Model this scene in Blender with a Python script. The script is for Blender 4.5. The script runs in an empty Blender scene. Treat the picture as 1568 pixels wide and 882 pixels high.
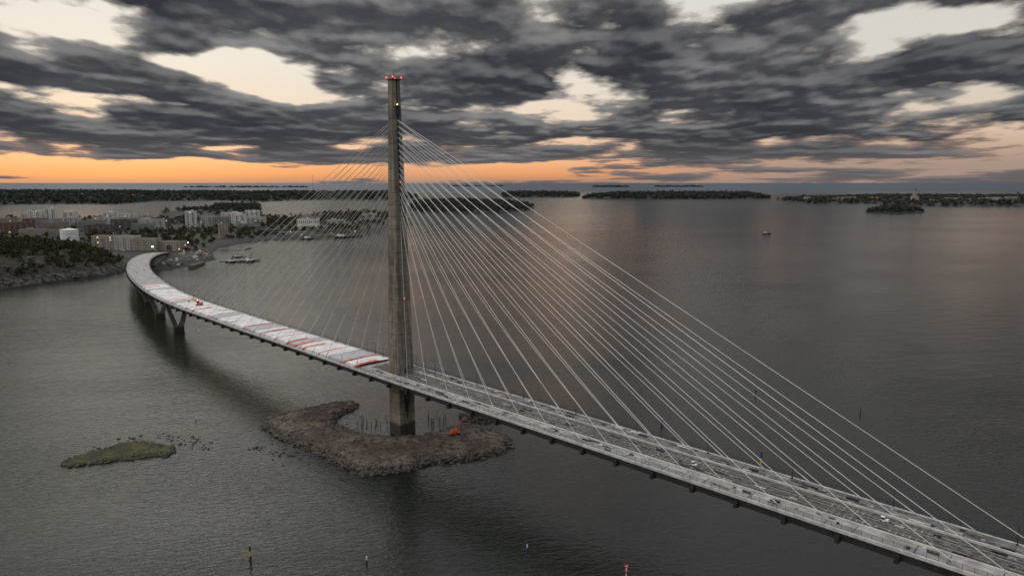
import bpy, math, random
import numpy as np
from mathutils import Vector, Matrix
random.seed(7); rng=np.random.default_rng(11)
scene=bpy.context.scene
R=math.radians

# ------------------------------------------------------------------ node helper
class G:
    def __init__(s,tree): s.t=tree; s.n=tree.nodes; s.l=tree.links
    def node(s,ty,**kw):
        n=s.n.new(ty)
        for k,v in kw.items(): setattr(n,k,v)
        return n
    def put(s,sock,v):
        if isinstance(v,bpy.types.NodeSocket): s.l.new(v,sock)
        elif isinstance(v,(tuple,list)):
            sock.default_value=tuple(v) if len(v)==len(sock.default_value) else (*v,1.0)
        else: sock.default_value=v
    def m(s,op,a,b=0.0,c=0.0,clamp=False):
        n=s.node('ShaderNodeMath',operation=op,use_clamp=clamp)
        s.put(n.inputs[0],a); s.put(n.inputs[1],b); s.put(n.inputs[2],c)
        return n.outputs[0]
    def sm(s,x,a,b,lo=0.0,hi=1.0):
        n=s.node('ShaderNodeMapRange',interpolation_type='SMOOTHSTEP')
        s.put(n.inputs[0],x); n.inputs[1].default_value=a; n.inputs[2].default_value=b
        n.inputs[3].default_value=lo; n.inputs[4].default_value=hi
        return n.outputs[0]
    def mix(s,f,a,b,bt='MIX'):
        n=s.node('ShaderNodeMix',data_type='RGBA',blend_type=bt)
        s.put(n.inputs[0],f); s.put(n.inputs[6],a); s.put(n.inputs[7],b)
        return n.outputs[2]
    def noise(s,vec,scale,detail=4,rough=.55,dist=0.0):
        n=s.node('ShaderNodeTexNoise')
        if vec is not None: s.l.new(vec,n.inputs['Vector'])
        n.inputs['Scale'].default_value=scale; n.inputs['Detail'].default_value=detail
        n.inputs['Roughness'].default_value=rough; n.inputs['Distortion'].default_value=dist
        return n.outputs[0]
    def ramp(s,x,stops):
        n=s.node('ShaderNodeValToRGB'); e=n.color_ramp.elements
        while len(e)<len(stops): e.new(0.5)
        for i,(p,c) in enumerate(stops):
            e[i].position=p; e[i].color=(*c,1)
        s.put(n.inputs[0],x); return n.outputs[0]
    def xyz(s,v):
        n=s.node('ShaderNodeSeparateXYZ'); s.l.new(v,n.inputs[0]); return n.outputs
    def comb(s,x,y,z=0.0):
        n=s.node('ShaderNodeCombineXYZ')
        s.put(n.inputs[0],x); s.put(n.inputs[1],y); s.put(n.inputs[2],z); return n.outputs[0]

# ------------------------------------------------------------------ sky
world=bpy.data.worlds.new("World"); scene.world=world; world.use_nodes=True
world.cycles.sampling_method='MANUAL'; world.cycles.sample_map_resolution=256
g=G(world.node_tree); g.n.clear()
tc=g.node('ShaderNodeTexCoord').outputs['Generated']
X,Y,Z=g.xyz(tc)
el=g.m('MULTIPLY',g.m('ARCSINE',Z),57.2958)
az=g.m('MULTIPLY',g.m('ARCTAN2',X,Y),57.2958)
elp=g.m('MAXIMUM',el,0.0)
wA=g.m('ADD',g.m('MULTIPLY',elp,.16),4.6)
cA=g.m('DIVIDE',az,wA); cE=g.m('MULTIPLY',g.m('LOGARITHM',g.m('ADD',elp,1.6),2.71828),5.0)
n1=g.noise(g.comb(cA,cE,1.3),.42,2,.5)
na=g.noise(g.comb(cA,cE,6.2),.72,7,.515,0)
nb=g.noise(g.comb(g.m('ADD',cA,.04),g.m('ADD',cE,.24),6.2),.72,3,.5,0)
n2=g.noise(g.comb(cA,g.m('MULTIPLY',cE,1.25),9.1),2.4,4,.55)
AE=g.comb(az,el,0)
def blob(a,e,sa,se,st,acc=0.0):
    v=g.node('ShaderNodeVectorMath',operation='MULTIPLY_ADD'); g.l.new(AE,v.inputs[0]); v.inputs[1].default_value=(1/sa,1/se,0); v.inputs[2].default_value=(-a/sa,-e/se,0)
    d=g.node('ShaderNodeVectorMath',operation='DOT_PRODUCT'); g.l.new(v.outputs[0],d.inputs[0]); g.l.new(v.outputs[0],d.inputs[1])
    return g.m('MULTIPLY_ADD',g.m('POWER',.36788,d.outputs['Value']),st,acc)
bias=0.150
B=[(-34.5,8.2,3.5,1.0,-.22),(-30.5,10.9,3.0,1.3,-.22),(-22.5,8.7,4.5,1.2,-.27),(-16.5,6.2,3.2,.6,-.2),(4.8,9.4,2.2,1.8,-.19),
   (31,10.9,5,1.1,-.20),(-4.0,4.7,3,.7,-.22),(34.5,3.9,3,.9,-.2),(16,2.9,6,.5,-.13),(-12,2.9,6,.5,-.13),(21,5.4,4,.5,-.12),(-36,6.3,3,.4,-.1),(-27,5.6,5,.4,-.10),
   (-13.5,12.6,9,1.7,.24),(20,11.2,8,1.6,.20),(-28.3,7.2,4.5,.7,.22),(-4,8,4,1.2,.12),(17,8.2,8,1.2,.14),(27,7.2,6,1.0,.10)]
for b in B: bias=blob(*b,acc=bias)
D=g.m('ADD',g.m('ADD',g.m('MULTIPLY',g.m('SUBTRACT',n1,0.5),.45),g.m('ADD',g.m('MULTIPLY',g.m('SUBTRACT',na,.5),1.25),g.m('MULTIPLY',g.m('SUBTRACT',n2,.5),.14))),bias)
strip=g.m('MULTIPLY',g.sm(el,2.1,1.2),g.sm(az,32,-8,.2,1))
D=g.m('SUBTRACT',D,g.m('MULTIPLY',strip,.30))
mask=g.sm(D,-0.035,0.06)
thick=g.sm(D,0.0,0.13)
clear=g.ramp(g.m('DIVIDE',el,20.0,clamp=True),[(0.0,(.40,.23,.17)),(0.03,(.78,.34,.15)),(0.075,(.93,.47,.24)),(0.13,(.88,.57,.37)),(0.25,(.87,.70,.54)),(0.45,(.85,.80,.71)),(1.0,(.76,.78,.78))])
right=g.sm(az,2,26)
clear=g.mix(g.m('MULTIPLY',right,g.sm(el,4,1.0,.0,.8)),clear,(.28,.20,.18))
clear=g.mix(g.m('MULTIPLY',right,.3),clear,(.42,.40,.38))
ns=g.node('ShaderNodeTexSky',sky_type='NISHITA'); ns.sun_disc=False
ns.sun_elevation=R(4); ns.sun_rotation=R(-30)
clear=g.mix(0.05,clear,g.mix(1.0,ns.outputs[0],(.1,.1,.1),'MULTIPLY'))
lit=g.sm(g.m('SUBTRACT',na,nb),-0.04,0.12)
core=g.mix(lit,(.047,.050,.058),(.19,.189,.193))
core=g.mix(g.sm(n2,.4,.7,0,.2),core,(.125,.13,.14))
core=g.mix(1.0,core,g.ramp(n1,[(.36,(1.35,1.33,1.3)),(.62,(.72,.73,.76))]),'MULTIPLY')
edge=g.mix(g.sm(el,1.5,6),(.38,.23,.165),(.38,.35,.32))
cl=g.mix(thick,edge,core)
cl=g.mix(g.sm(el,4.0,0.3,0,.6),cl,(.17,.15,.15))
sky=g.mix(mask,clear,cl)
over=g.mix(g.sm(n1,.35,.65),(.62,.63,.66),(.94,.94,.95))
sky=g.mix(g.sm(el,14.5,38),sky,over)
sky=g.mix(g.m('MULTIPLY',blob(-23,21,15,8,1.0),g.sm(el,13.0,17.5)),sky,(2.0,1.92,1.8))  # added bright patch in the unseen sky, gives the water its sheen
sky=g.mix(g.sm(el,0.0,-0.6),sky,(.05,.055,.055))
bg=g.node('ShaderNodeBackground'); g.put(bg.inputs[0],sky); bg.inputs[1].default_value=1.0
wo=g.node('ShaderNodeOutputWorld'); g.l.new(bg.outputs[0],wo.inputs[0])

# ------------------------------------------------------------------ materials
def mat(name,col,col2=None,scale=1.0,rough=.8,bump=0.0,bscale=None,metal=0.0,detail=3,emit=None,estr=0):
    m=bpy.data.materials.new(name); m.use_nodes=True
    g=G(m.node_tree); p=g.n['Principled BSDF']
    p.inputs['Roughness'].default_value=rough; p.inputs['Metallic'].default_value=metal
    co=g.node('ShaderNodeNewGeometry').outputs['Position']
    if col2 is None: col2=tuple(c*.8 for c in col)
    f=g.sm(g.noise(co,scale,detail,.6),.35,.65)
    g.put(p.inputs['Base Color'],g.mix(f,col,col2))
    if bump:
        b=g.node('ShaderNodeBump'); b.inputs['Strength'].default_value=bump
        b.inputs['Distance'].default_value=.2
        g.l.new(g.noise(co,bscale or scale*3,3,.6),b.inputs['Height']); g.l.new(b.outputs[0],p.inputs['Normal'])
    if emit: 
        p.inputs['Emission Color'].default_value=(*emit,1); p.inputs['Emission Strength'].default_value=estr
    return m
M={}
M['steel_dark']=mat('dark_steel',(.018,.02,.023),(.03,.032,.035),.5,.55)
M['fascia']=mat('edge_concrete',(.62,.61,.59),(.42,.41,.40),.4,.75)
M['deck']=mat('deck_concrete',(.10,.096,.092),(.22,.215,.205),.35,.7,.4,2,detail=5)
M['walk']=mat('walkway_concrete',(.26,.25,.24),(.45,.44,.425),.3,.7,.3,2,detail=5)
M['sleeper']=mat('sleeper_concrete',(.24,.23,.22),(.38,.37,.355),.5,.8)
M['track']=mat('track_bed',(.045,.042,.038),(.17,.157,.145),.8,.8,.6,3,detail=5)
M['rail']=mat('steel_rail',(.08,.06,.05),(.16,.13,.11),1,.4,metal=.6)
M['tarp']=mat('white_tarpaulin',(.84,.84,.84),(.64,.65,.67),.25,.45,.5,.9)
M['tarp_g']=mat('grey_tarpaulin',(.50,.50,.50),(.38,.38,.4),.3,.5,.5,.9)
M['tarp_r']=mat('orange_tarpaulin',(.70,.08,.03),(.60,.12,.05),.4,.5,.5,.9)
M['cable']=mat('cable_sheath',(.76,.76,.75),(.64,.64,.64),.05,.35)
M['rust']=mat('orange_machine_paint',(.75,.12,.02),(.6,.1,.02),1,.45)
M['white']=mat('white_paint',(.8,.8,.8),(.7,.7,.7),1,.4)
M['black']=mat('black_rubber',(.02,.02,.02),(.03,.03,.03),1,.7)
M['glass']=mat('window_glass',(.03,.035,.045),(.05,.055,.065),.1,.15)
M['red_l']=mat('red_lamp',(.8,.05,.03),None,1,.5,emit=(1,.06,.03),estr=4)
M['yel_l']=mat('warm_lamp',(.9,.7,.3),None,1,.5,emit=(1,.72,.35),estr=6)
M['wht_l']=mat('flood_lamp',(.9,.9,.8),None,1,.5,emit=(1,.93,.75),estr=30)
M['yellow']=mat('yellow_paint',(.7,.45,.03),None,1,.5)
M['blue']=mat('blue_paint',(.02,.06,.35),None,1,.5)
M['redp']=mat('red_paint',(.6,.04,.03),None,1,.5)
M['foliage']=mat('dark_foliage',(.018,.027,.010),(.045,.05,.018),.12,.9)
M['foliage_a']=mat('autumn_foliage',(.06,.055,.018),(.08,.05,.02),.12,.9)
M['foliage_far']=mat('far_foliage',(.026,.036,.034),(.05,.055,.045),.012,.95)  # bluish haze of distance is put into the leaf colour
M['bark']=mat('bark',(.05,.04,.03),None,1,.9)
def concrete_mat():
    m=bpy.data.materials.new('pylon_concrete'); m.use_nodes=True
    g=G(m.node_tree); p=g.n['Principled BSDF']; p.inputs['Roughness'].default_value=.85
    co=g.node('ShaderNodeNewGeometry').outputs['Position']
    x,y,z=g.xyz(co)
    base=g.mix(g.sm(g.noise(co,.35,5,.65),.3,.7),(.18,.165,.14),(.34,.31,.265))
    st=g.noise(g.comb(g.m('MULTIPLY',x,1.2),g.m('MULTIPLY',y,1.2),g.m('MULTIPLY',z,.06)),1.0,4,.6)
    base=g.mix(g.sm(st,.4,.62,0,.7),base,(.085,.077,.066))
    lift=g.m('FRACT',g.m('DIVIDE',z,4.5))
    line=g.m('ADD',g.sm(lift,.06,.0),g.sm(lift,.95,1.0))
    base=g.mix(g.m('MULTIPLY',line,.65),base,(.06,.056,.05))
    cell=g.noise(g.comb(0,0,g.m('FLOOR',g.m('DIVIDE',z,4.5))),3.1,0)
    base=g.mix(1.0,base,g.ramp(cell,[(.3,(.70,.70,.70)),(.7,(1.15,1.12,1.08))]),'MULTIPLY')
    wet=g.sm(z,6.0,4.0)
    base=g.mix(g.m('MULTIPLY',wet,.88),base,(.022,.022,.018))
    g.put(p.inputs['Base Color'],base)
    b=g.node('ShaderNodeBump'); b.inputs['Strength'].default_value=.4; b.inputs['Distance'].default_value=.1
    g.l.new(g.noise(co,2.5,3),b.inputs['Height']); g.l.new(b.outputs[0],p.inputs['Normal'])
    return m
M['pylon']=concrete_mat()
def land_mat(name,c1,c2,c3,s1,s2,wetz=.7,bump=.6,steep=None,bs=None,dist=.4):
    m=bpy.data.materials.new(name); m.use_nodes=True
    g=G(m.node_tree); p=g.n['Principled BSDF']; p.inputs['Roughness'].default_value=.9
    geo=g.node('ShaderNodeNewGeometry'); co=geo.outputs['Position']
    x,y,z=g.xyz(co)
    a=g.mix(g.sm(g.noise(co,s1,5,.62),.4,.6),c1,c2)
    a=g.mix(g.sm(g.noise(co,s2,5,.65),.45,.65),a,c3)
    if steep:
        nz=g.xyz(geo.outputs['True Normal'])[2]
        a=g.mix(g.sm(nz,.93,.80),a,g.mix(g.sm(g.noise(co,s2*2,5,.7),.38,.62),steep[0],steep[1]))
    a=g.mix(g.sm(z,wetz,wetz*.35,0,.85),a,(.02,.02,.017))
    g.put(p.inputs['Base Color'],a)
    b=g.node('ShaderNodeBump'); b.inputs['Strength'].default_value=bump; b.inputs['Distance'].default_value=dist
    g.l.new(g.noise(co,bs or s2*4,5,.65),b.inputs['Height']); g.l.new(b.outputs[0],p.inputs['Normal'])
    return m
M['gravel']=land_mat('gravel_ground',(.07,.050,.040),(.165,.13,.105),(.036,.027,.022),.09,.4,.9,1.0,((.10,.083,.07),(.026,.022,.018)),2.2)
M['moss']=land_mat('mossy_rock',(.034,.036,.012),(.085,.080,.020),(.055,.047,.038),.16,.45,.5,.8,((.06,.052,.045),(.022,.02,.017)),1.6)
M['hill']=land_mat('granite_hill',(.014,.018,.008),(.032,.03,.016),(.05,.046,.04),.03,.12,1.8,1.0,((.13,.12,.11),(.012,.012,.010)),.5,2.0)
M['city']=land_mat('city_ground',(.022,.028,.014),(.055,.052,.045),(.04,.04,.038),.006,.02,1.2,.3,None,.2)
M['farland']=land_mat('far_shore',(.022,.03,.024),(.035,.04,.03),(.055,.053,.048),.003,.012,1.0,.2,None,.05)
M['boulder']=mat('boulder_rock',(.12,.105,.09),(.028,.025,.022),.9,.9,.6,3)

# ------------------------------------------------------------------ mesh helpers
col=scene.collection
def mkobj(name,verts,faces,mats,fm=None,parent=None,smooth=False):
    me=bpy.data.meshes.new(name+'_mesh')
    me.from_pydata([tuple(map(float,p)) for p in verts],[],faces)
    for m in mats: me.materials.append(m)
    if fm is not None: me.polygons.foreach_set('material_index',np.array(fm,dtype=np.int32))
    if smooth: me.polygons.foreach_set('use_smooth',np.ones(len(me.polygons),dtype=bool))
    me.update()
    ob=bpy.data.objects.new(name,me); col.objects.link(ob)
    if parent: ob.parent=parent
    return ob
def empty(name,loc=(0,0,0),rz=0):
    e=bpy.data.objects.new(name,None); col.objects.link(e); e.location=loc; e.rotation_euler[2]=rz
    e.empty_display_size=1
    return e
class MB:
    def __init__(s): s.v=[]; s.f=[]; s.m=[]; s.mats=[]
    def mi(s,m):
        if m not in s.mats: s.mats.append(m)
        return s.mats.index(m)
    def add(s,vs,fs,m):
        o=len(s.v); s.v+=[tuple(p) for p in vs]; k=s.mi(m)
        for f in fs: s.f.append([i+o for i in f]); s.m.append(k)
    def hexa(s,p,m):
        s.add(p,[(3,2,1,0),(4,5,6,7),(0,1,5,4),(1,2,6,5),(2,3,7,6),(3,0,4,7)],m)
    def box(s,c,d,m,rz=0.0,taper=1.0):
        x,y,z=c; a,b,h=d[0]/2,d[1]/2,d[2]/2; cr,sr=math.cos(rz),math.sin(rz)
        def q(px,py,pz): return (x+px*cr-py*sr,y+px*sr+py*cr,z+pz)
        t=taper
        s.hexa([q(-a,-b,-h),q(a,-b,-h),q(a,b,-h),q(-a,b,-h),q(-a*t,-b*t,h),q(a*t,-b*t,h),q(a*t,b*t,h),q(-a*t,b*t,h)],m)
    def tube(s,p,q,r,m,n=6,r2=None):
        p=Vector(p); q=Vector(q); d=(q-p).normalized(); r2=r if r2 is None else r2
        up=Vector((0,0,1)) if abs(d.z)<.95 else Vector((1,0,0))
        a=d.cross(up).normalized(); b=d.cross(a)
        vs=[]
        for c,rr in ((p,r),(q,r2)):
            for i in range(n):
                t=2*math.pi*i/n; vs.append(c+a*rr*math.cos(t)+b*rr*math.sin(t))
        fs=[(i,(i+1)%n,n+(i+1)%n,n+i) for i in range(n)]+[tuple(range(n-1,-1,-1)),tuple(range(n,2*n))]
        s.add(vs,fs,m)
    def ball(s,c,r,m,sz=1.0):
        vs=[];fs=[];n=8;k=5
        for j in range(1,k):
            ph=math.pi*j/k
            for i in range(n):
                t=2*math.pi*i/n; vs.append((c[0]+r*math.sin(ph)*math.cos(t),c[1]+r*math.sin(ph)*math.sin(t),c[2]+r*sz*math.cos(ph)))
        vs+= [(c[0],c[1],c[2]+r*sz),(c[0],c[1],c[2]-r*sz)]; T=len(vs)-2
        for j in range(k-2):
            for i in range(n): fs.append((j*n+i,(j+1)*n+i,(j+1)*n+(i+1)%n,j*n+(i+1)%n))
        for i in range(n): fs.append((T,i,(i+1)%n)); fs.append((T+1,(k-2)*n+(i+1)%n,(k-2)*n+i))
        s.add(vs,fs,m)
    def obj(s,name,parent=None,smooth=False):
        return mkobj(name,s.v,s.f,s.mats,s.m,parent,smooth)

_perm=rng.random((256,256))
def vnoise(x,y):
    xi=np.floor(x).astype(int); yi=np.floor(y).astype(int); xf=x-xi; yf=y-yi
    xf=xf*xf*(3-2*xf); yf=yf*yf*(3-2*yf)
    h=lambda a,b:_perm[a&255,b&255]
    return (h(xi,yi)*(1-xf)+h(xi+1,yi)*xf)*(1-yf)+(h(xi,yi+1)*(1-xf)+h(xi+1,yi+1)*xf)*yf
def fbm(x,y,o=5):
    r=np.zeros_like(x);a=.5
    for i in range(o):
        r+=a*(vnoise(x+17*i,y+31*i)-.5); x=x*2.03; y=y*2.03; a*=.5
    return r
def sdist(px,py,poly):
    n=len(poly); d=np.full(px.shape,1e18); ins=np.zeros(px.shape,bool)
    for i in range(n):
        x1,y1=poly[i]; x2,y2=poly[(i+1)%n]; ex,ey=x2-x1,y2-y1
        t=np.clip(((px-x1)*ex+(py-y1)*ey)/(ex*ex+ey*ey+1e-9),0,1)
        d=np.minimum(d,(px-x1-t*ex)**2+(py-y1-t*ey)**2)
        c=((y1>py)!=(y2>py)); 
        with np.errstate(divide='ignore',invalid='ignore'):
            xx=x1+(py-y1)*ex/(ey if ey!=0 else 1e-9)
        ins^=c&(px<xx)
    d=np.sqrt(d); return np.where(ins,d,-d)
class Land:
    def __init__(s,poly,H,slope_d,res,nz,ns,edge=0.0,es=10.0,power=1.0):
        s.poly=poly;s.H=H;s.sd=slope_d;s.res=res;s.nz=nz;s.ns=ns;s.edge=edge;s.es=es;s.pw=power
    def z(s,x,y):
        d=sdist(x,y,s.poly)+s.edge*fbm(x/s.es+5,y/s.es+9,4)*2
        t=np.clip(d/s.sd,-1,1); up=np.clip(t,0,1); up=(1-(1-up)**2)**s.pw
        z=np.where(d>0,s.H*up+s.nz*fbm(x/s.ns,y/s.ns,6)*2*np.clip(d/(s.sd*.5),0.15,1)+.25,d*.5)
        return z,d
    def build(s,name,m,parent=None):
        P=np.array(s.poly); x0,y0=P.min(0)-s.res*2; x1,y1=P.max(0)+s.res*2
        xs=np.arange(x0,x1,s.res); ys=np.arange(y0,y1,s.res)
        gx,gy=np.meshgrid(xs,ys); gx=gx+(rng.random(gx.shape)-.5)*s.res*.4; gy=gy+(rng.random(gx.shape)-.5)*s.res*.4
        z,d=s.z(gx,gy); z=np.maximum(z,-1.5)
        nx=len(xs); ny=len(ys); idx=np.arange(nx*ny).reshape(ny,nx)
        q=np.stack([idx[:-1,:-1],idx[:-1,1:],idx[1:,1:],idx[1:,:-1]],-1).reshape(-1,4)
        zf=z.ravel(); keep=zf[q].max(1)>-1.0; q=q[keep]
        used=np.unique(q); rm=np.full(nx*ny,-1); rm[used]=np.arange(len(used))
        V=np.stack([gx.ravel(),gy.ravel(),zf],1)[used]
        return mkobj(name,V.tolist(),rm[q].tolist(),[m],None,parent,False)
    def scatter(s,n,dmin=5,dmax=1e9):
        P=np.array(s.poly); a=P.min(0); b=P.max(0); out=[]
        while len(out)<n:
            p=a+(b-a)*rng.random((n*3,2)); z,d=s.z(p[:,0],p[:,1]); k=(d>dmin)&(d<dmax)
            out+=[(p[i,0],p[i,1],z[i]) for i in np.where(k)[0]]
            if k.sum()==0: break
        return out[:n]
def trees(name,pts,h,w,nt,ts,mats,trunk=True,parent=None,conif=.3,low=.62):
    """one object: every tree = tapered trunk and a crown of many leaf-clump faces"""
    V=[];F=[];FM=[];o=0
    for (x,y,z) in pts:
        hh=h*random.uniform(.65,1.2); ww=w*random.uniform(.7,1.25); con=random.random()<conif
        if trunk:
            r=.025*hh
            for k in range(4):
                a=k*math.pi/2; V.append((x+r*math.cos(a),y+r*math.sin(a),z-.5))
            V.append((x,y,z+hh*.8))
            for k in range(4): F.append((o+k,o+(k+1)%4,o+4)); FM.append(2)
            o+=5
        n=nt
        lobes=rng.normal(0,1,(5,3)); lobes/=np.linalg.norm(lobes,axis=1)[:,None]
        for i in range(n):
            if con:
                t=rng.random()**.8; rad=ww*.38*(1-t)+.2; a=rng.random()*6.283
                c=np.array([x+rad*math.cos(a)*rng.random()**.4,y+rad*math.sin(a)*rng.random()**.4,z+hh*(.08+.95*t)])
            else:
                L=lobes[rng.integers(5)]; q=rng.normal(0,1,3); q/=np.linalg.norm(q); q*=rng.random()**.35*.62
                c=np.array([x,y,z+hh*low])+(L*.42+q)*np.array([ww*.5,ww*.5,hh*low*.62])
            e=rng.normal(0,ts*.5,(3,3)); 
            V+= [tuple(c+e[0]),tuple(c+e[1]),tuple(c+e[2])]
            F.append((o,o+1,o+2)); FM.append(0 if (rng.random()<.8) else 1); o+=3
    return mkobj(name,V,F,mats,FM,parent)
def boulders(name,pts,s0,s1,m,parent):
    V=[];F=[]
    base=[(-1,-1,-1),(1,-1,-1),(1,1,-1),(-1,1,-1),(-1,-1,1),(1,-1,1),(1,1,1),(-1,1,1),(0,0,1.4),(1.35,0,0),(-1.35,0,0),(0,1.35,0),(0,-1.35,0)]
    fs=[(3,2,1,0),(4,5,8),(5,6,8),(6,7,8),(7,4,8),(1,2,9),(2,6,9),(6,5,9),(5,1,9),(0,4,10),(4,7,10),(7,3,10),(3,0,10),(2,3,11),(3,7,11),(7,6,11),(6,2,11),(0,1,12),(1,5,12),(5,4,12),(4,0,12)]
    for (x,y,z) in pts:
        s=random.uniform(s0,s1)*random.uniform(.5,1); a=random.random()*6.28; o=len(V); sx,sy,sz=s*random.uniform(.6,1.2),s*random.uniform(.6,1),s*random.uniform(.35,.7)
        for p in base:
            px,py,pz=[c+random.uniform(-.3,.3) for c in p]
            px*=sx;py*=sy;pz*=sz
            V.append((x+px*math.cos(a)-py*math.sin(a),y+px*math.sin(a)+py*math.cos(a),z+pz))
        F+=[tuple(i+o for i in f) for f in fs]
    return mkobj(name,V,F,[m],None,parent)

# ------------------------------------------------------------------ water
def water_mat():
    m=bpy.data.materials.new('sea_water'); m.use_nodes=True
    g=G(m.node_tree); p=g.n['Principled BSDF']
    co=g.node('ShaderNodeNewGeometry').outputs['Position']
    x,y,z=g.xyz(co)
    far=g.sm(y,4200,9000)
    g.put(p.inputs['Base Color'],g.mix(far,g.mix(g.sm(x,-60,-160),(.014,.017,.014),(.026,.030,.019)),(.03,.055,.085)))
    g.put(p.inputs['Roughness'],g.m('ADD',g.sm(y,200,3000,.06,.20),g.m('MULTIPLY',far,.25)))
    p.inputs['IOR'].default_value=1.333
    patch=g.sm(g.noise(g.comb(g.m('MULTIPLY',x,.35),y),.006,3,.6),.35,.65,.5,1.0)
    rot=g.comb(g.m('ADD',g.m('MULTIPLY',x,.35),g.m('MULTIPLY',y,.12)),g.m('SUBTRACT',y,g.m('MULTIPLY',x,.25)))
    w1=g.noise(rot,.75,3,.6,.4); w2=g.noise(co,1.9,2,.6); w3=g.noise(rot,.10,2,.5)
    hgt=g.m('ADD',g.m('MULTIPLY',w1,.72),g.m('ADD',g.m('MULTIPLY',w2,.16),g.m('MULTIPLY',w3,.8)))
    b=g.node('ShaderNodeBump'); b.inputs['Distance'].default_value=.55
    g.put(b.inputs['Strength'],g.m('MULTIPLY',g.m('MULTIPLY',patch,.9),g.sm(y,350,2500,1.0,.55)))
    g.l.new(hgt,b.inputs['Height']); g.l.new(b.outputs[0],p.inputs['Normal'])
    return m
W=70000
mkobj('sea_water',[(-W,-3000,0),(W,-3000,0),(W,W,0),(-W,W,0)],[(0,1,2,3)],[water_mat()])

# ------------------------------------------------------------------ bridge axis
CP=[(-44.2+.721*300,259.3-.693*300,25),(-44.2+.721*200,259.3-.693*200,25),(-44.2+.721*100,259.3-.693*100,25),(-44.2,259.3,25),(-84.4,299.0,25),(-129.3,343.2,25),(-158.7,373.2,24.9),(-192.3,408,24.5),(-232.6,456,23.6),(-274,513,22.3),(-321,585,20.6),(-362,657,19),(-392,717,17.6),(-412,766,16.3),(-430,815,13.8),(-448,862,10),(-466,905,6.2)]
def cr(p0,p1,p2,p3,t):
    return tuple(.5*((2*b)+(-a+c)*t+(2*a-5*b+4*c-d)*t*t+(-a+3*b-3*c+d)*t**3) for a,b,c,d in zip(p0,p1,p2,p3))
pts=[]
for i in range(len(CP)-1):
    p0=CP[max(i-1,0)];p3=CP[min(i+2,len(CP)-1)]
    if i==0: p0=tuple(2*a-b for a,b in zip(CP[0],CP[1]))
    for k in range(60): pts.append(cr(p0,CP[i],CP[i+1],p3,k/60))
pts.append(CP[-1]); A=np.array(pts)
seg=np.linalg.norm(np.diff(A[:,:2],axis=0),axis=1); cum=np.concatenate([[0],np.cumsum(seg)])
i0=np.argmin(np.hypot(A[:,0]+44.2,A[:,1]-259.3)); S0=cum[i0]
def axis(s):
    q=S0-s; return np.array([np.interp(q,cum,A[:,k]) for k in range(3)])
def frame(s):
    p=axis(s); t=axis(s+1.0)-axis(s-1.0); t=t[:2]/np.linalg.norm(t[:2]); return p,t,np.array([-t[1],t[0]])
def L(s,lat,z):
    p,t,n=frame(s); return (p[0]+n[0]*lat,p[1]+n[1]*lat,p[2]+z)
SMIN=S0-cum[-1]+2; SMAX=S0-2
def sweep(mb,prof,s0,s1,m,step=4.0):
    n=max(1,int(abs(s1-s0)/step)); k=len(prof); vs=[]
    for i in range(n+1):
        s=s0+(s1-s0)*i/n
        for (a,z) in prof: vs.append(L(s,a,z))
    fs=[]
    for i in range(n):
        for j in range(k): fs.append((i*k+j,i*k+(j+1)%k,(i+1)*k+(j+1)%k,(i+1)*k+j))
    fs.append(tuple(range(k))); fs.append(tuple(n*k+j for j in range(k-1,-1,-1)))
    mb.add(vs,fs,m)
def rect(a0,a1,z0,z1): return [(a0,z0),(a1,z0),(a1,z1),(a0,z1)]
bridge=empty('cable_stayed_bridge')
mb=MB()
sweep(mb,rect(-9.3,9.3,-.35,0),SMIN,SMAX,M['deck'])
sweep(mb,rect(-9.85,-9.3,-.42,.28),SMIN,SMAX,M['fascia'])
sweep(mb,rect(9.3,9.85,-.42,.28),SMIN,SMAX,M['fascia'])
mb.obj('deck_slab',bridge)
mb=MB()
sweep(mb,[(-5,-.354),(5,-.354),(3.6,-2.6),(-3.6,-2.6)],SMIN,SMAX,M['steel_dark'])
for sg in (-1,1): sweep(mb,rect(sg*9.2-.15,sg*9.2+.15,-2.2,-.43),SMIN,SMAX,M['steel_dark'])
SP=11.5
k=int(SMIN/SP)
while k*SP+6.4<SMAX-3:
    s=k*SP+6.4
    if s>SMIN+2:
        for sg in (-1,1):
            w=.45
            q=[L(s-w,sg*4.4,-3.1),L(s+w,sg*4.4,-3.1),L(s+w,sg*10.5,-2.6),L(s-w,sg*10.5,-2.6),L(s-w,sg*4.4,-.37),L(s+w,sg*4.4,-.37),L(s+w,sg*10.5,-1.1),L(s-w,sg*10.5,-1.1)]
            mb.hexa(q,M['steel_dark'])
    k+=1
mb.obj('steel_girder',bridge)
mb=MB()
sweep(mb,rect(-9.28,-4.9,.004,.10),-14,SMAX,M['walk'])
sweep(mb,rect(-4.88,-4.5,.004,.55),-14,SMAX,M['fascia'])
sweep(mb,rect(-4.48,4.0,.004,.06),-14,SMAX,M['track'])
sweep(mb,rect(4.02,4.4,.004,.55),-14,SMAX,M['fascia'])
sweep(mb,rect(4.42,9.28,.004,.12),-14,SMAX,M['deck'])
sweep(mb,rect(-9.28,9.28,.004,.08),SMIN,-14.2,M['walk'])
for c in (-3.3,-1.86,.9,2.34):
    sweep(mb,rect(c-.09,c+.09,.064,.24),-14,SMAX,M['rail'])
    sweep(mb,rect(c-.42,c-.2,.064,.16),-14,SMAX,M['sleeper'])
s=-12.0
while s<SMAX-2:
    for c in (-2.58,1.62):
        if random.random()<.93:
            mb.hexa([L(s,c-1.25,.066),L(s+.3,c-1.25,.066),L(s+.3,c+1.25,.066),L(s,c+1.25,.066),L(s,c-1.25,.15),L(s+.3,c-1.25,.15),L(s+.3,c+1.25,.15),L(s,c+1.25,.15)],M['sleeper'] if (int(s/23)%2) else M['rail'])
    s+=1.3
s=-10.0
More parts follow.
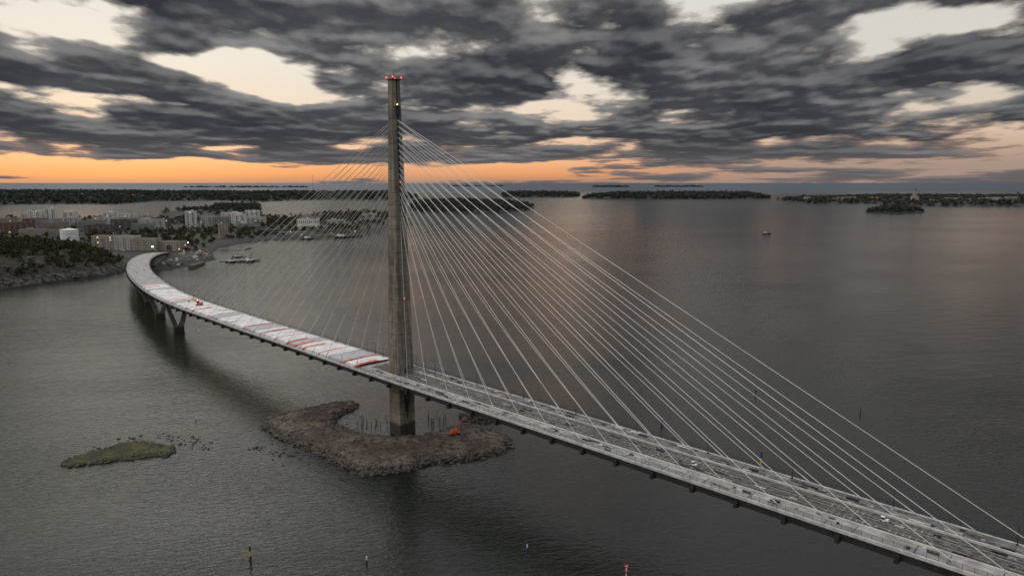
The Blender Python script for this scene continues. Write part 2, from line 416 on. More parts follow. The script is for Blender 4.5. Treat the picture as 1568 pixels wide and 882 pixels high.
while s<SMAX-3:
    for a0,a1,z in ((-9.2,-4.95,.104),(4.5,9.2,.124)):
        if random.random()<.8:
            mb.hexa([L(s,a0,z),L(s+.18,a0,z),L(s+.18,a1,z),L(s,a1,z),L(s,a0,z+.04),L(s+.18,a0,z+.04),L(s+.18,a1,z+.04),L(s,a1,z+.04)],M['track'])
    s+=random.choice([2.9,5.8,5.8])
mb.obj('tram_track',bridge)
mb=MB()
s=-8.0
while s<SMAX-6:
    for _ in range(4):
        lat=random.choice([random.uniform(-8.4,-5.6),random.uniform(-4,3.5),random.uniform(4.8,8.8),random.uniform(4.8,8.8)])
        l=random.uniform(.5,3.6); w=random.uniform(.12,.8); h=random.uniform(.08,.5); ss=s+random.uniform(0,4)
        m=random.choice([M['fascia'],M['track'],M['rail'],M['steel_dark'],M['sleeper'],M['tarp_g'],M['track']])
        z=.13
        mb.hexa([L(ss,lat,z),L(ss+l,lat,z),L(ss+l,lat+w,z),L(ss,lat+w,z),L(ss,lat,z+h),L(ss+l,lat,z+h),L(ss+l,lat+w,z+h),L(ss,lat+w,z+h)],m)
    s+=4.2
mb.obj('construction_materials',bridge)
mb=MB()
for sg in (-1,1):
    s=SMIN+1
    while s<SMAX-1:
        p=L(s,sg*9.6,.28); mb.tube(p,(p[0],p[1],p[2]+1.15),.04,M['steel_dark'],4)
        s+=2.0
    for z in (.6,.9,1.2,1.45): sweep(mb,rect(sg*9.6-.025,sg*9.6+.025,z-.025,z+.025),SMIN,SMAX,M['steel_dark'],6)
mb.obj('railing',bridge)

mb=MB()
s=-17.0; n=0
while s>-335:
    ln=random.uniform(6,13); s2=s-ln; nu=max(5,int(ln/1.0)); nv=14
    kind=M['tarp'] if random.random()<.86 else M['tarp_g']
    band0=random.random()<.62; band1=random.random()<.3; half=random.random()
    hz=random.uniform(.75,1.0); vs=[]
    for i in range(nu+1):
        for j in range(nv+1):
            lat=-8.9+17.3*j/nv; e=min(1,min(j,nv-j)/1.0)
            arch=hz+.28*math.sin(math.pi*j/nv)
            z=.1+(arch*e if e>0 else 0)+random.uniform(-.07,.07)*e+.12*math.sin(i*1.9+j*.4+n)*e*.6
            if i in(0,nu): z-=.10*e
            vs.append(L(s-(ln-.15)*i/nu+random.uniform(-.1,.1)*(0<i<nu),lat+random.uniform(-.08,.08),z))
    for i in range(nu):
        for j in range(nv):
            m=kind
            if band0 and i<=(1 if half>.6 else 0) and (half<.5 or j<nv*.6): m=M['tarp_r']
            if band1 and i==nu-1 and j>nv*.3: m=M['tarp_r']
            a=i*(nv+1)+j
            mb.add([vs[a],vs[a+1],vs[a+nv+2],vs[a+nv+1]],[(3,2,1,0)],m)
    s=s2; n+=1
mb.obj('tarpaulin_cover',bridge)

# pylon
PZ=135.5
pyl=empty('bridge_pylon',(-43.5,260,0),math.atan2(-.693,.721)); 
mb=MB()
def leg(levels,sg,m):
    rows=[]; c=.28
    for z,hx,yi,yo in levels:
        q=[(-hx+c,yo),(-hx,yo-c),(-hx,yi),(hx,yi),(hx,yo-c),(hx-c,yo)]
        rows.append([(a,b*sg,z) for a,b in q])
    vs=[p for r in rows for p in r]; k=6; fs=[]
    for i in range(len(rows)-1):
        for j in range(k): fs.append((i*k+j,i*k+(j+1)%k,(i+1)*k+(j+1)%k,(i+1)*k+j))
    fs.append(tuple(range(k))); fs.append(tuple((len(rows)-1)*k+j for j in range(k)))
    mb.add(vs,fs,m)
low=[(-3,3.7,.003,3.75),(5.0,3.55,.003,3.75),(21.5,3.35,2.65,3.85)]
upl=[(21.5,3.35,2.65,3.85),(27,3.3,.42,3.65),(34,3.25,.42,3.6),(80,2.5,.36,2.75),(118,1.85,.32,1.98),(PZ,1.62,.32,1.66)]
for sg in (-1,1): leg(low,sg,M['pylon']); leg(upl,sg,M['pylon'])
def lerp(z,i): 
    a=[l[0] for l in upl]; b=[l[i] for l in upl]; return float(np.interp(z,a,b))
for z0,z1 in ((26.5,80),(80,118),(118,PZ-.01)):
    a=lerp(z0,1)-1.3; b=lerp(z1,1)-1.1
    mb.hexa([(-a,-.5,z0),(a,-.5,z0),(a,.5,z0),(-a,.5,z0),(-b,-.5,z1),(b,-.5,z1),(b,.5,z1),(-b,.5,z1)],M['pylon'])
mb.obj('pylon_legs',pyl)
mb=MB()
mb.box((0,0,PZ+.15),(3.9,4.0,.3),M['steel_dark'])
for a in (-1.85,1.85):
    for b in (-1.85,1.85): mb.tube((a,b,PZ+.3),(a,b,PZ+1.5),.06,M['steel_dark'],4)
for z in (PZ+.9,PZ+1.5):
    for sgn in (-1,1):
        mb.tube((-1.85,1.85*sgn,z),(1.85,1.85*sgn,z),.05,M['steel_dark'],4); mb.tube((1.85*sgn,-1.85,z),(1.85*sgn,1.85,z),.05,M['steel_dark'],4)
mb.tube((0,0,PZ+.3),(0,0,PZ+4.2),.12,M['steel_dark'],6,.05)
for z in range(86,122,2):
    hx=lerp(z,1)
    for sg in (-1,1): mb.box((sg*(hx-.2),0,z),(.5,.62,1.0),M['steel_dark'])
mb.box((1.7,0,124),(1.3,1.5,2.6),M['steel_dark']); mb.box((1.75,0,126),(1.5,1.9,.15),M['steel_dark'])
mb.obj('steelwork',pyl)
mb=MB()
for a,b in ((-1.9,-1.9),(1.9,-1.9),(-1.9,1.9),(1.9,1.9)): mb.ball((a,b,PZ+.9),.3,M['red_l'])
for z in (98.5,54.5):
    hx=lerp(z,1);hy=lerp(z,3)
    mb.ball((hx+.25,.0,z),.22,M['red_l']); mb.ball((-hx-.25,0,z),.2,M['red_l'])
mb.ball((2.5,-.6,126.6),.2,M['yel_l'])
mb.obj('obstruction_lights',pyl)
# cables
mb=MB(); ca=math.cos(pyl.rotation_euler[2]); sa=math.sin(pyl.rotation_euler[2])
def PL(a,b,z): return (-43.5+a*ca-b*sa,260+a*sa+b*ca,z)
for d,nc in ((-1,18),(1,17)):
    for k in range(1,nc+1):
        zt=84+37*((k-1)/(nc-1))**.9
        s=SP*k+6.4-.9
        if d<0: s=-(SP*k+5.2)
        for sg in (-1,1):
            p=PL(d*(lerp(zt,1)-.1),sg*.25,zt); q=L(s,sg*8.9,.3)
            mb.tube(p,q,.078,M['cable'],6)
            pv=Vector(p); qv=Vector(q); dd=(pv-qv).normalized()
            mb.tube(qv,qv+dd*3.2,.15,M['fascia'],8)
mb.obj('stay_cables',bridge)
# V piers, spreading across the deck
for (x,y) in [(-214,443.5),(-251,489),(-286,536),(-316,578),(-343,625),(-370,675)]:
    q=np.argmin(np.hypot(A[:,0]-x,A[:,1]-y)); s=S0-cum[q]; p,t,n=frame(s); zt=p[2]-2.5
    mb=MB()
    def Q(a,b,z): return (p[0]+t[0]*a+n[0]*b,p[1]+t[1]*a+n[1]*b,z)
    mb.hexa([Q(-1.8,-3.3,-3),Q(1.8,-3.3,-3),Q(1.8,3.3,-3),Q(-1.8,3.3,-3),Q(-1.7,-3.0,4.5),Q(1.7,-3.0,4.5),Q(1.7,3.0,4.5),Q(-1.7,3.0,4.5)],M['pylon'])
    for sg in (-1,1):
        a0,a1=sorted((sg*.05,sg*2.95)); c0,c1=sorted((sg*5.6,sg*7.6))
        mb.hexa([Q(-1.65,a0,4.5),Q(1.65,a0,4.5),Q(1.65,a1,4.5),Q(-1.65,a1,4.5),Q(-1.2,c0,zt),Q(1.2,c0,zt),Q(1.2,c1,zt),Q(-1.2,c1,zt)],M['pylon'])
    mb.obj('v_pier',bridge)
mb=MB()
sq=S0-cum[np.argmin(np.hypot(A[:,0]+412,A[:,1]-766))]
for i,s in enumerate(np.arange(sq,SMIN+14,-12)):
    mb.hexa([L(s-12,-8,-16),L(s,-8,-16),L(s,8,-16),L(s-12,8,-16),L(s-12,-8,-.4),L(s,-8,-.4),L(s,8,-.4),L(s-12,8,-.4)],M['pylon'])
mb.obj('abutment',bridge)

lm=MB()
lm.tube((0,0,0),(0,0,4.6),.10,M['steel_dark'],6,.06); lm.box((0,0,.15),(.35,.35,.3),M['steel_dark'])
lm.tube((0,0,4.5),(0,-.7,4.75),.05,M['steel_dark'],5); lm.box((0,-.85,4.75),(.22,.6,.1),M['steel_dark'])
lamp0=None
ss=[-12-5.8*i for i in range(-4,5)]+[35+23*i for i in range(9)]+[-60-23*i for i in range(20)]
for s in ss:
    if s<SMIN+5: continue
    if lamp0 is None: lamp0=lm.obj('street_lamp'); o=lamp0
    else: o=bpy.data.objects.new('street_lamp',lamp0.data); col.objects.link(o)
    p,t,n=frame(s); o.location=L(s,9.0,.12); o.rotation_euler[2]=math.atan2(t[1],t[0])

def excavator(loc,rz):
    e=empty('excavator',loc,rz); mb=MB()
    for y in (-1,1):
        mb.box((0,y,.4),(3.2,.5,.7),M['black']); mb.tube((-1.6,y-.25,.4),(-1.6,y+.25,.4),.36,M['black'],10); mb.tube((1.6,y-.25,.4),(1.6,y+.25,.4),.36,M['black'],10)
    mb.obj('tracks',e); mb=MB()
    mb.box((-.3,0,1.35),(3,2.4,1.1),M['rust']); mb.box((-1.5,0,1.6),(.8,2.3,1.2),M['rust'],0,.85)
    mb.box((.6,.7,2.2),(1.4,.95,1.5),M['glass'],0,.85); mb.box((.55,.7,3.0),(1.3,1.0,.1),M['rust'])
    mb.obj('house_and_cab',e); mb=MB()
    mb.tube((1,-.2,1.6),(3.3,-.2,4.6),.28,M['rust'],6); mb.tube((3.3,-.2,4.6),(5.6,-.2,3.2),.22,M['rust'],6)
    mb.box((5.6,-.2,2.7),(.8,1,.8),M['black'],0,.6); mb.tube((1.2,-.2,2.2),(2.4,-.2,4.0),.1,M['black'],6)
    mb.obj('boom',e); mb=MB(); mb.ball((.9,.3,3.15),.16,M['yel_l']); mb.ball((5.0,-.2,3.8),.16,M['red_l']); mb.obj('work_lights',e)
    return e
p=axis(-199); excavator((p[0]-2,p[1]+2,p[2]+1.0),R(200))
excavator((-392,868,6),R(200))
e=empty('boom_lift',(-22,251.5,2.3),R(25)); mb=MB()
mb.box((0,0,.75),(3.6,1.6,.5),M['rust'])
for x in (-1.3,1.3):
    for y in (-.95,.95): mb.tube((x,y-.2,.5),(x,y+.2,.5),.5,M['black'],12)
mb.box((-.3,0,1.4),(2.8,1.7,.9),M['rust'],0,.9)
mb.tube((-1.2,0,1.9),(1.9,0,2.6),.22,M['rust'],6); mb.tube((1.9,0,2.6),(-.2,0,3.3),.2,M['rust'],6); mb.tube((-.2,0,3.3),(3.3,0,5.4),.17,M['rust'],6)
mb.obj('chassis_and_boom',e); mb=MB()
for a in (3.2,4.4):
    for b in (-.7,.7): mb.tube((a,b,5.1),(a,b,6.2),.05,M['rust'],4)
mb.box((3.8,0,5.05),(1.3,1.5,.12),M['black'])
for z in (5.6,6.2):
    for b in (-.7,.7): mb.tube((3.2,b,z),(4.4,b,z),.05,M['rust'],4)
    for a in (3.2,4.4): mb.tube((a,-.7,z),(a,.7,z),.05,M['rust'],4)
mb.obj('basket',e)
def cart(s,lat):
    p,t,n=frame(s); e=empty('utility_vehicle',L(s,lat,.13),math.atan2(t[1],t[0])); e.scale=(.58,.66,.66); mb=MB()
    mb.box((0,0,.62),(2.9,1.5,.6),M['white'],0,.94); mb.box((-.5,0,1.25),(1.6,1.4,.7),M['glass'],0,.88); mb.box((-.5,0,1.65),(1.45,1.3,.1),M['white'],0,.9)
    mb.box((1.1,0,1.0),(.8,1.4,.2),M['white'],0,.8)
    mb.obj('body',e); mb=MB()
    for x in (-.95,.95):
        for y in (-.7,.7): mb.tube((x,y-.12,.32),(x,y+.12,.32),.32,M['black'],12)
    mb.obj('wheels',e)
def sproj(x,y): 
    q=np.argmin(np.hypot(A[:,0]-x,A[:,1]-y)); return S0-cum[q]
cart(sproj(47,168),-1); cart(sproj(78,137),1.0)
for i,(s,lat) in enumerate([(-430,-3),(-452,4)]): cart(s,lat)

# ------------------------------------------------------------------ islands at the pylon
isl=[(-103.2,268.9),(-103,274.3),(-96.9,282.5),(-88.2,289.4),(-77.9,296.6),(-69.7,295.7),(-68.2,290.3),(-71.7,283.4),(-74.1,275.9),(-72.8,268.9),(-65.1,261.4),(-54.8,255.7),(-45.4,252.5),(-36.7,254.0),(-30.1,259.3),(-25.1,265.4),(-18.6,268.4),(-13,265.1),(-4.9,260),(.3,250.9),(1.2,245),(-3.4,238.1),(-11.5,233.9),(-21.8,230.5),(-29.7,228.2),(-35,224.5),(-41,221),(-49,219),(-56,223),(-64,231),(-76,241),(-87,251),(-97,260)]
I=Land(isl,2.0,7,.6,1.0,7,1.6,6)
par=empty('rocky_island'); I.build('gravel_terrain',M['gravel'],par)
boulders('shore_boulders',I.scatter(1800,-.8,2.8),.25,1.0,M['boulder'],par)
boulders('loose_stones',I.scatter(700,2,40),.12,.5,M['boulder'],par)
I2=Land([(-23,280),(-17,285),(-10,283),(-5,277),(-10,271),(-20,272)],1.9,4,.6,.8,5,1,4)
par=empty('rocky_island'); I2.build('gravel_terrain',M['gravel'],par); boulders('shore_boulders',I2.scatter(250,-.6,3),.3,1.0,M['boulder'],par)
I3=Land([(-159,228),(-160,233),(-155,239),(-150,246),(-145,250),(-136,248),(-126,244),(-124,240),(-126,236),(-133,233),(-143,230),(-150,227),(-155,225)],.75,4,.45,.7,4,2.2,5)
par=empty('mossy_islet'); I3.build('moss_terrain',M['moss'],par); boulders('shore_boulders',I3.scatter(420,-.8,2.6),.2,.7,M['boulder'],par)
rk=[]
for cx,cy,n,sp in ((-134,256,10,2.5),(-127,251,16,3),(-120,248,22,3.2),(-81,235,16,3.2),(-86,240,16,3.2),(-96,244,7,2),(-155,243,10,2.5),(-115,244,5,2),(-148,253,6,2),(-72,228,5,2)):
    for _ in range(n): rk.append((random.gauss(cx,sp),random.gauss(cy,sp*.7),random.uniform(-.2,.05)))
par=empty('skerry_rocks'); boulders('rocks',rk,.25,.8,M['boulder'],par)
mb=MB()
for _ in range(18):
    x=random.uniform(-64,-50); y=random.uniform(262,276); mb.tube((x,y,-2),(x,y,random.uniform(1.2,3.2)),.13,M['rail'],5)
for _ in range(12):
    x=random.uniform(-36,-27); y=random.uniform(264,278); mb.tube((x,y,-2),(x,y,random.uniform(1.5,3.8)),.13,M['rail'],5)
mb.obj('mooring_piles')

# ------------------------------------------------------------------ hill and city land
hillp=[(-474,624),(-460,656),(-451,692),(-436,712),(-430,743),(-437,775),(-480,815),(-560,880),(-700,930),(-800,800),(-700,660),(-600,610),(-520,600)]
Hh=Land(hillp,24,60,3.0,8,30,7,30,.8)
par=empty('wooded_hill'); Hh.build('granite_terrain',M['hill'],par)
boulders('cliff_rocks',Hh.scatter(900,-1,32),.8,2.8,M['boulder'],par)
FO=[M['foliage'],M['foliage_a'],M['bark']]
hp=[p for p in Hh.scatter(2300,9) if (p[1]>730 or p[0]<-520) or random.random()<.4]
trees('hill_trees',hp,7.5,7,60,1.6,FO,True,par,.3,.5)
cityp=[(-439,777),(-402,754),(-388,772),(-383,822),(-380,871),(-423,952),(-443,1029),(-442,1119),(-410,1170),(-360,1197),(-278,1240),(-306,1354),(-266,1513),(-233,1607),(-278,1868),(-456,2138),(-553,2050),(-657,1900),(-748,2050),(-1034,2835),(-1260,2923),(-1076,2442),(-1141,2229),(-916,1773),(-1390,1867),(-2600,1900),(-2600,900),(-900,800),(-560,850)]
C=Land(cityp,4.5,25,9,1.6,90,6,60)
C.build('city_ground',M['city'])
FF=[M['foliage_far'],M['foliage'],M['bark']]
def city_trees(cx,cy,sx,sy,n,h=10):
    out=[]
    while len(out)<n:
        x=random.gauss(cx,sx);y=random.gauss(cy,sy); z,d=C.z(np.array([x]),np.array([y]))
        out.append((x,y,z[0],d[0]))
    return [(a,b,c) for a,b,c,d in out if d>6]
tp=[]
for a in [(-560,1120,50,60,90),(-650,1230,60,60,90),(-500,1300,60,40,70),(-480,1000,25,40,25),(-600,1700,110,120,260),(-350,1400,40,60,60),(-380,1700,80,120,180),(-950,1300,150,80,80),(-800,1100,120,50,70),(-450,1180,25,30,20),(-700,980,80,30,80),(-540,1500,60,80,90),(-330,1280,20,20,16),(-1000,1750,200,50,160),(-700,1620,120,60,120)]: tp+=city_trees(*a)
trees('city_trees',tp,9,9,30,3.0,FO,True,None,.2,.5)
tp=[]
for a in [(-1080,2420,80,120,200),(-1090,2700,80,120,200),(-930,2500,90,180,260),(-780,2200,60,100,150),(-400,1950,70,60,120)]: tp+=city_trees(*a)
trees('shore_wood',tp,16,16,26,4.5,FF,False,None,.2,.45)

WALLS={'white':(.78,.77,.74),'brick':(.17,.085,.065),'beige':(.36,.32,.27),'grey':(.28,.28,.28),'dark':(.11,.10,.09),'pale':(.54,.53,.51),'ochre':(.30,.25,.19)}
WM={k:mat('wall_'+k,v,tuple(c*.85 for c in v),.08,.85) for k,v in WALLS.items()}
ROOF=mat('roof_felt',(.07,.07,.075),(.13,.13,.13),.1,.9)
WIN=mat('facade_glass',(.06,.065,.075),(.11,.115,.125),.3,.2); LW=mat('lit_window',(.8,.6,.3),None,1,.5,emit=(1,.7,.35),estr=.9)
def building(kind,x,y,w,d,h,rz,wall,fl=None,bal=True,pent=True):
    z0=3.5; e=empty(kind,(x,y,z0),rz); fl=fl or max(2,int(h/3.1))
    mb=MB(); mb.box((0,0,h/2-1),(w,d,h+2),WM[wall]); mb.obj('walls',e)
    mb=MB(); mb.box((0,0,h+.05),(w-.8,d-.8,.1),ROOF)
    for a,b,c,dd in ((0,-d/2+.15,w+.1,.4),(0,d/2-.15,w+.1,.4)): mb.box((a,b,h+.35),(c,dd,.7),WM[wall])
    for a in (-w/2+.15,w/2-.15): mb.box((a,0,h+.35),(.4,d-.7,.7),WM[wall])
    if pent: mb.box((random.uniform(-w*.2,w*.2),0,h+1.4),(w*.25,d*.45,2.6),WM[random.choice(['grey',wall])])
    mb.box((w*.3,d*.2,h+.7),(1.2,1.2,1.2),ROOF); mb.obj('roof',e)
    mb=MB(); fh=h/fl
    for side in range(4):
        ln=w if side%2==0 else d; off=(d if side%2==0 else w)/2
        nn=max(2,int(ln/3.6)); st=ln/nn
        for f_ in range(fl):
            for i in range(nn):
                c=-ln/2+st*(i+.5); ww=st*random.choice([.3,.42,.42,.6]); hh=fh*.45; zc=fh*(f_+.52)
                m=LW if random.random()<.018 else WIN
                if side==0: mb.box((c,-off-.01,zc),(ww,.06,hh),m)
                if side==2: mb.box((c,off+.01,zc),(ww,.06,hh),m)
                if side==1: mb.box((off+.01,c,zc),(.06,ww,hh),m)
                if side==3: mb.box((-off-.01,c,zc),(.06,ww,hh),m)
    mb.obj('windows',e)
    if bal:
        mb=MB(); nb=max(1,int(w/9))
        for f_ in range(1,fl):
            for i in range(nb):
                c=-w/2+(i+.5)*w/nb; mb.box((c,-d/2-.8,fh*f_),(3.4,1.6,.2),WM['pale']); mb.box((c,-d/2-1.58,fh*f_+.55),(3.4,.06,.9),WM['grey'])
        mb.obj('balconies',e)
AB='apartment_building'
Bl=[
(-1040,1500,26,18,34,.2,'white'),(-1010,1505,20,20,38,.3,'white'),(-985,1530,24,18,30,.1,'white'),(-955,1480,40,16,19,.2,'pale'),
(-930,1590,30,16,26,.3,'white'),(-895,1600,28,16,22,.2,'white'),(-860,1610,34,16,20,.3,'pale'),(-1095,1560,34,16,24,.1,'pale'),
(-905,1250,46,16,21,.35,'brick'),(-860,1290,40,16,20,.3,'ochre'),(-905,1340,44,16,22,.3,'grey'),(-960,1380,40,16,22,.3,'brick'),
(-815,1330,46,16,21,.25,'grey'),(-765,1350,44,16,21,.2,'dark'),(-715,1360,44,16,22,.25,'pale'),(-790,1400,46,16,22,.25,'beige'),(-850,1430,40,16,22,.2,'pale'),
(-740,1440,40,16,20,.2,'dark'),(-700,1300,40,16,17,.3,'grey'),(-760,1260,46,16,17,.3,'dark'),(-665,1420,20,20,35,.3,'white'),(-640,1440,26,18,24,.2,'pale'),
(-610,1440,34,16,22,.2,'grey'),(-575,1450,22,18,27,.2,'white'),(-560,1500,40,16,19,.1,'pale'),(-620,1520,44,16,28,.2,'white'),(-590,1560,30,18,31,.2,'white'),
(-1060,1430,40,16,20,.2,'ochre'),(-1000,1290,40,16,18,.4,'beige'),(-530,1380,40,16,12,.1,'grey'),
(-830,1185,40,14,14,.3,'beige'),(-780,1180,30,14,13,.3,'grey'),
(-490,1660,50,20,12,.1,'grey'),(-400,1560,40,18,10,.1,'pale'),(-340,1640,50,20,10,.1,'grey'),(-380,1830,40,20,12,.2,'pale')]
for b in Bl: building(AB,*b)
for i,(x,y,w,h,wl) in enumerate([(-566,952,34,21,'beige'),(-534,948,30,21,'pale'),(-503,942,32,18,'beige'),(-470,944,34,14,'beige')]):
    building(AB,x,y,w,15,h,-.12,wl,None,True,False)
building('storage_hall',-408,1372,38,30,22,.05,'white',2,False,False)
building('office_building',-486,1150,14,14,25,.5,'beige',7,False,False)
building('warehouse',-330,1265,60,18,8,.05,'dark',2,False,False)
building('warehouse',-395,1225,46,18,7,.2,'grey',2,False,False)
building('warehouse',-440,1260,50,22,9,.2,'dark',2,False,False)
e=empty('storage_tank',(-713,1100,3)); mb=MB(); mb.tube((0,0,0),(0,0,20),13,M['white'],32); mb.tube((0,0,20),(0,0,22),13.2,M['white'],32,2)
mb.obj('shell',e); mb=MB(); 
for z in (7,14,20): mb.tube((0,0,z-.15),(0,0,z+.15),13.15,WM['grey'],32)
mb.obj('rings',e)
mb=MB(); mb.box((-345,1222,2.2),(150,8,4.4),WM['dark'],.3); mb.box((-372,800,2.0),(6,40,3.4),WM['dark'],0.1); mb.obj('quay')
for (x,y,h) in ((-483,915,10),(-468,985,9),(-392,1210,8),(-283,1232,8),(-440,900,8)):
    e=empty('flood_light_mast',(x,y,3)); mb=MB(); mb.tube((0,0,0),(0,0,h),.2,M['steel_dark'],6,.12); mb.box((0,0,h),(1.6,.3,.3),M['steel_dark']); mb.obj('mast',e)
    mb=MB(); mb.ball((0,-.3,h-.1),.75 if x<-480 else .4,M['wht_l'] if x<-440 else M['yel_l']); mb.obj('lamp',e)
mb=MB()
for _ in range(160):
    x=random.uniform(-470,-385); y=random.uniform(780,960); z,d=C.z(np.array([x]),np.array([y]))
    if d[0]<5 or (x<-410 and y<870) or x<-440: continue
    mb.box((x,y,z[0]+.9),(random.uniform(2,6),random.uniform(2,3),random.uniform(1.2,2.6)),random.choice([WM['white'],WM['grey'],WM['dark'],WM['dark'],WM['beige'],WM['grey'],WM['pale'],WM['ochre']]),random.random()*3)
mb.obj('site_containers')
def boat(name,x,y,l,rz,sail=False):
    e=empty(name,(x,y,0),rz); mb=MB(); w=l*.16
    P=[(-l/2,-w),(l*.2,-w),(l/2,0),(l*.2,w),(-l/2,w)]
    vs=[(a*.92,b*.75,-.4) for a,b in P]+[(a,b,l*.09) for a,b in P]
    mb.add(vs,[(4,3,2,1,0),(5,6,7,8,9)]+[(i,(i+1)%5,5+(i+1)%5,5+i) for i in range(5)],M['steel_dark']); mb.obj('hull',e); mb=MB()
    mb.box((-l*.15,0,l*.14),(l*.35,w*1.2,l*.1),M['white'],0,.9); mb.box((-l*.1,0,l*.22),(l*.16,w,l*.07),M['glass'],0,.85); mb.obj('deckhouse',e); mb=MB()
    mb.tube((0,0,l*.1),(0,0,l*(.75 if sail else .45)),l*.012,M['steel_dark'],6)
    if sail:
        mb.tube((l*.25,0,l*.1),(l*.25,0,l*.62),l*.01,M['steel_dark'],6); mb.tube((-l*.4,0,l*.2),(0,0,l*.2),l*.012,M['bark'],6); mb.tube((l*.55,0,l*.12),(l*.25,0,l*.6),l*.004,M['steel_dark'],4); mb.tube((0,0,l*.72),(-l*.5,0,l*.1),l*.004,M['steel_dark'],4)
    mb.obj('mast',e)
boat('work_boat',-345,842,20,.3); boat('work_boat',-325,850,24,1.0); boat('work_boat',-362,900,16,.1)
boat('work_boat',-335,868,14,2.6); boat('work_boat',-395,1020,12,.8)
boat('barge',-300,1218,36,.3); boat('barge',-352,1188,28,.5)
boat('sailing_ship',492,1319,17,.05,True)
mb=MB(); mb.box((-352,858,1.2),(34,7,.6),WM['grey'],.4)
for i in range(6): mb.tube((-366+5.6*i,853+2.2*i,-2),(-366+5.6*i,853+2.2*i,1),.3,M['bark'],6)
mb.obj('jetty')
mb=MB(); mb.box((-412,1000,1.1),(44,3,.5),WM['grey'],.15)
for i in range(7): mb.tube((-432+6.6*i,997+i,-2),(-432+6.6*i,997+i,.9),.25,M['bark'],6)
mb.obj('jetty')

# ------------------------------------------------------------------ distant islands
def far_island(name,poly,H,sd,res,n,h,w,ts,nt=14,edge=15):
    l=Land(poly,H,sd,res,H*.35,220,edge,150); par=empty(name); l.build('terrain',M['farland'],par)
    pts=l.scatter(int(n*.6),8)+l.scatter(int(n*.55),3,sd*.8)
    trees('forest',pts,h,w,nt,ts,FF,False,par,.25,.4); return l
far_island('wooded_coast',[(-4300,3000),(-2234,3000),(-2066,3180),(-1772,3089),(-1873,3626),(-1621,3760),(-1278,3505),(-1125,3897),(-681,3897),(-575,4208),(-845,5600),(-5600,6800),(-7500,5200)],17,260,40,7500,16,34,11,12)
far_island('wooded_island',[(-406,2690),(-311,2278),(-178,2229),(-52,2278),(62,2496),(95,2765),(-14,3300),(-300,3500),(-480,3300)],9,120,20,1800,13,18,6,16,8)
far_island('wooded_island',[(-61,4573),(439,4573),(532,5400),(-82,5600)],15,150,30,800,16,30,10,14)
far_island('wooded_island',[(424,4208),(830,4047),(1215,4047),(1583,4208),(1800,5100),(715,5100)],17,180,30,1900,17,30,10,14)
E=far_island('fortress_island',[(1503,3897),(1367,3089),(1649,3180),(1766,2835),(2177,2923),(2700,2950),(3800,4500),(3300,4573),(2343,4600)],11,150,25,1700,13,20,8,14)
far_island('wooded_islet',[(1177,2278),(1227,2186),(1376,2278),(1450,2500),(1354,2530)],7,60,12,380,12,15,5,18,6)
for (a,b,yy,hh,n) in ((1650,2300,13500,8,120),(-1500,-200,16000,5,80),(3000,3900,14000,6,100),(-6000,-3800,12500,6,120)):
    far_island('outer_islet',[(a,yy),((a+b)/2,yy-200),(b,yy),(b,yy+600),(a,yy+700)],hh,150,60,n,18,60,22,8)
for (x,y,w,h,wl) in [(1650,3420,60,12,'ochre'),(1720,3500,50,12,'beige'),(1790,3380,60,14,'brick'),(1560,3300,40,9,'beige'),(2080,3250,70,13,'beige'),(2200,3200,60,12,'ochre'),(2330,3330,70,12,'pale'),(1990,3150,50,10,'brick'),(2480,3420,60,14,'beige'),(1500,3500,30,9,'pale')]:
    building('barracks_building',x,y,w,14,h+10,.1,wl,3,False,False)
e=empty('church',(1930,3300,8)); mb=MB(); mb.box((0,0,12),(30,18,24),WM['beige']); mb.box((0,0,26),(13,13,52),WM['beige'],0,.9); mb.obj('walls',e)
mb=MB(); mb.ball((0,0,53),6.5,ROOF,1.1); mb.tube((0,0,58),(0,0,66),.7,ROOF,6,.1); mb.obj('dome',e)
def mast(x,y,h,r=.9):
    e=empty('radio_mast',(x,y,5)); mb=MB(); mb.tube((0,0,0),(0,0,h),r,M['steel_dark'],4,r*.6)
    for z in np.arange(10,h,14): mb.box((0,0,z),(r*3,r*3,.5),M['redp'])
    mb.obj('lattice',e); mb=MB(); mb.ball((0,0,h),r*1.1,M['red_l']); mb.obj('lamp',e)
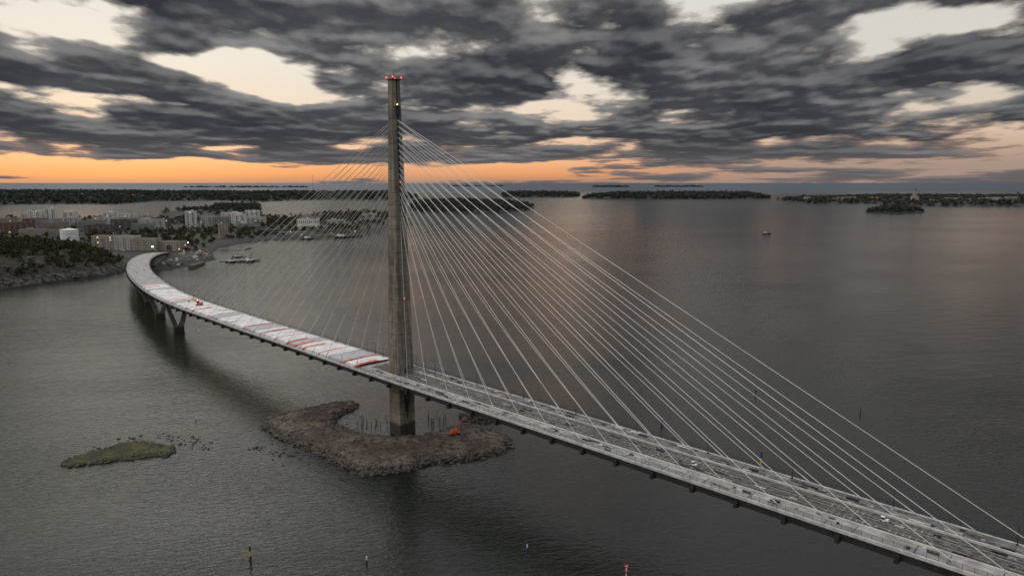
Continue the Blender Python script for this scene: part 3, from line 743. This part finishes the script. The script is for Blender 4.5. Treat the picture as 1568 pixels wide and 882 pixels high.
mast(-1010,3500,132,.8); mast(-1480,3700,62,1.2); mast(-1420,3700,62,1.2); mast(-1760,3200,35,1.2); mast(-2350,3900,70,1.2)

# ------------------------------------------------------------------ sea marks
def spar(x,y,h,cols,r=.22,top=None):
    e=empty('spar_buoy',(x,y,0)); mb=MB(); n=len(cols)
    for i,c in enumerate(cols): mb.tube((0,0,-.6 if i==0 else h*i/n),(0,0,h*(i+1)/n),r*(1.15-.1*i),M[c],10)
    mb.obj('pole',e)
    if top: mb=MB(); mb.ball((0,0,h+.25),.28,M[top]); mb.obj('lantern',e)
spar(-68.9,166.8,4.0,['black','yellow','black'],.26); spar(-38,165.5,2.0,['black','white'],.18); spar(4.1,172,1.6,['blue','white'],.16)
spar(60.9,265.8,3.6,['black','blue'],.3,'yellow'); spar(88.1,229.3,4.4,['yellow','blue'],.3,'redp'); spar(113.7,307.1,2.8,['black','black'],.25); spar(149.7,281.7,2.5,['black','blue'],.2)
spar(-131.8,272.8,1.8,['black','white'],.14)
e=empty('channel_sign',(28.9,159.5,0)); mb=MB(); mb.tube((0,0,-1),(0,0,2.4),.16,M['white'],8); mb.tube((0,0,.9),(0,0,1.5),.2,M['redp'],8); mb.obj('post',e)
mb=MB(); mb.box((0,0,2.9),(1.0,.08,1.1),M['redp']); mb.box((0,-.05,2.9),(.7,.03,.35),M['white']); mb.obj('board',e)

# ------------------------------------------------------------------ light and camera
sd=bpy.data.lights.new('sun','SUN'); sd.energy=.7; sd.angle=R(35); sd.color=(1,.86,.72)
so=bpy.data.objects.new('sun',sd); col.objects.link(so)
SA,SE=R(-105),R(32)
dv=-Vector((math.sin(SA)*math.cos(SE),math.cos(SA)*math.cos(SE),math.sin(SE)))
so.rotation_euler=dv.to_track_quat('-Z','Y').to_euler()
cd=bpy.data.cameras.new('camera'); cd.lens=24; cd.sensor_width=36; cd.clip_end=120000; cd.clip_start=1
co=bpy.data.objects.new('camera',cd); col.objects.link(co); co.location=(0,0,98.5); co.rotation_euler=(R(90-8.81),0,0)
scene.camera=co
scene.view_settings.view_transform='Standard'; scene.view_settings.look='None'; scene.view_settings.exposure=0
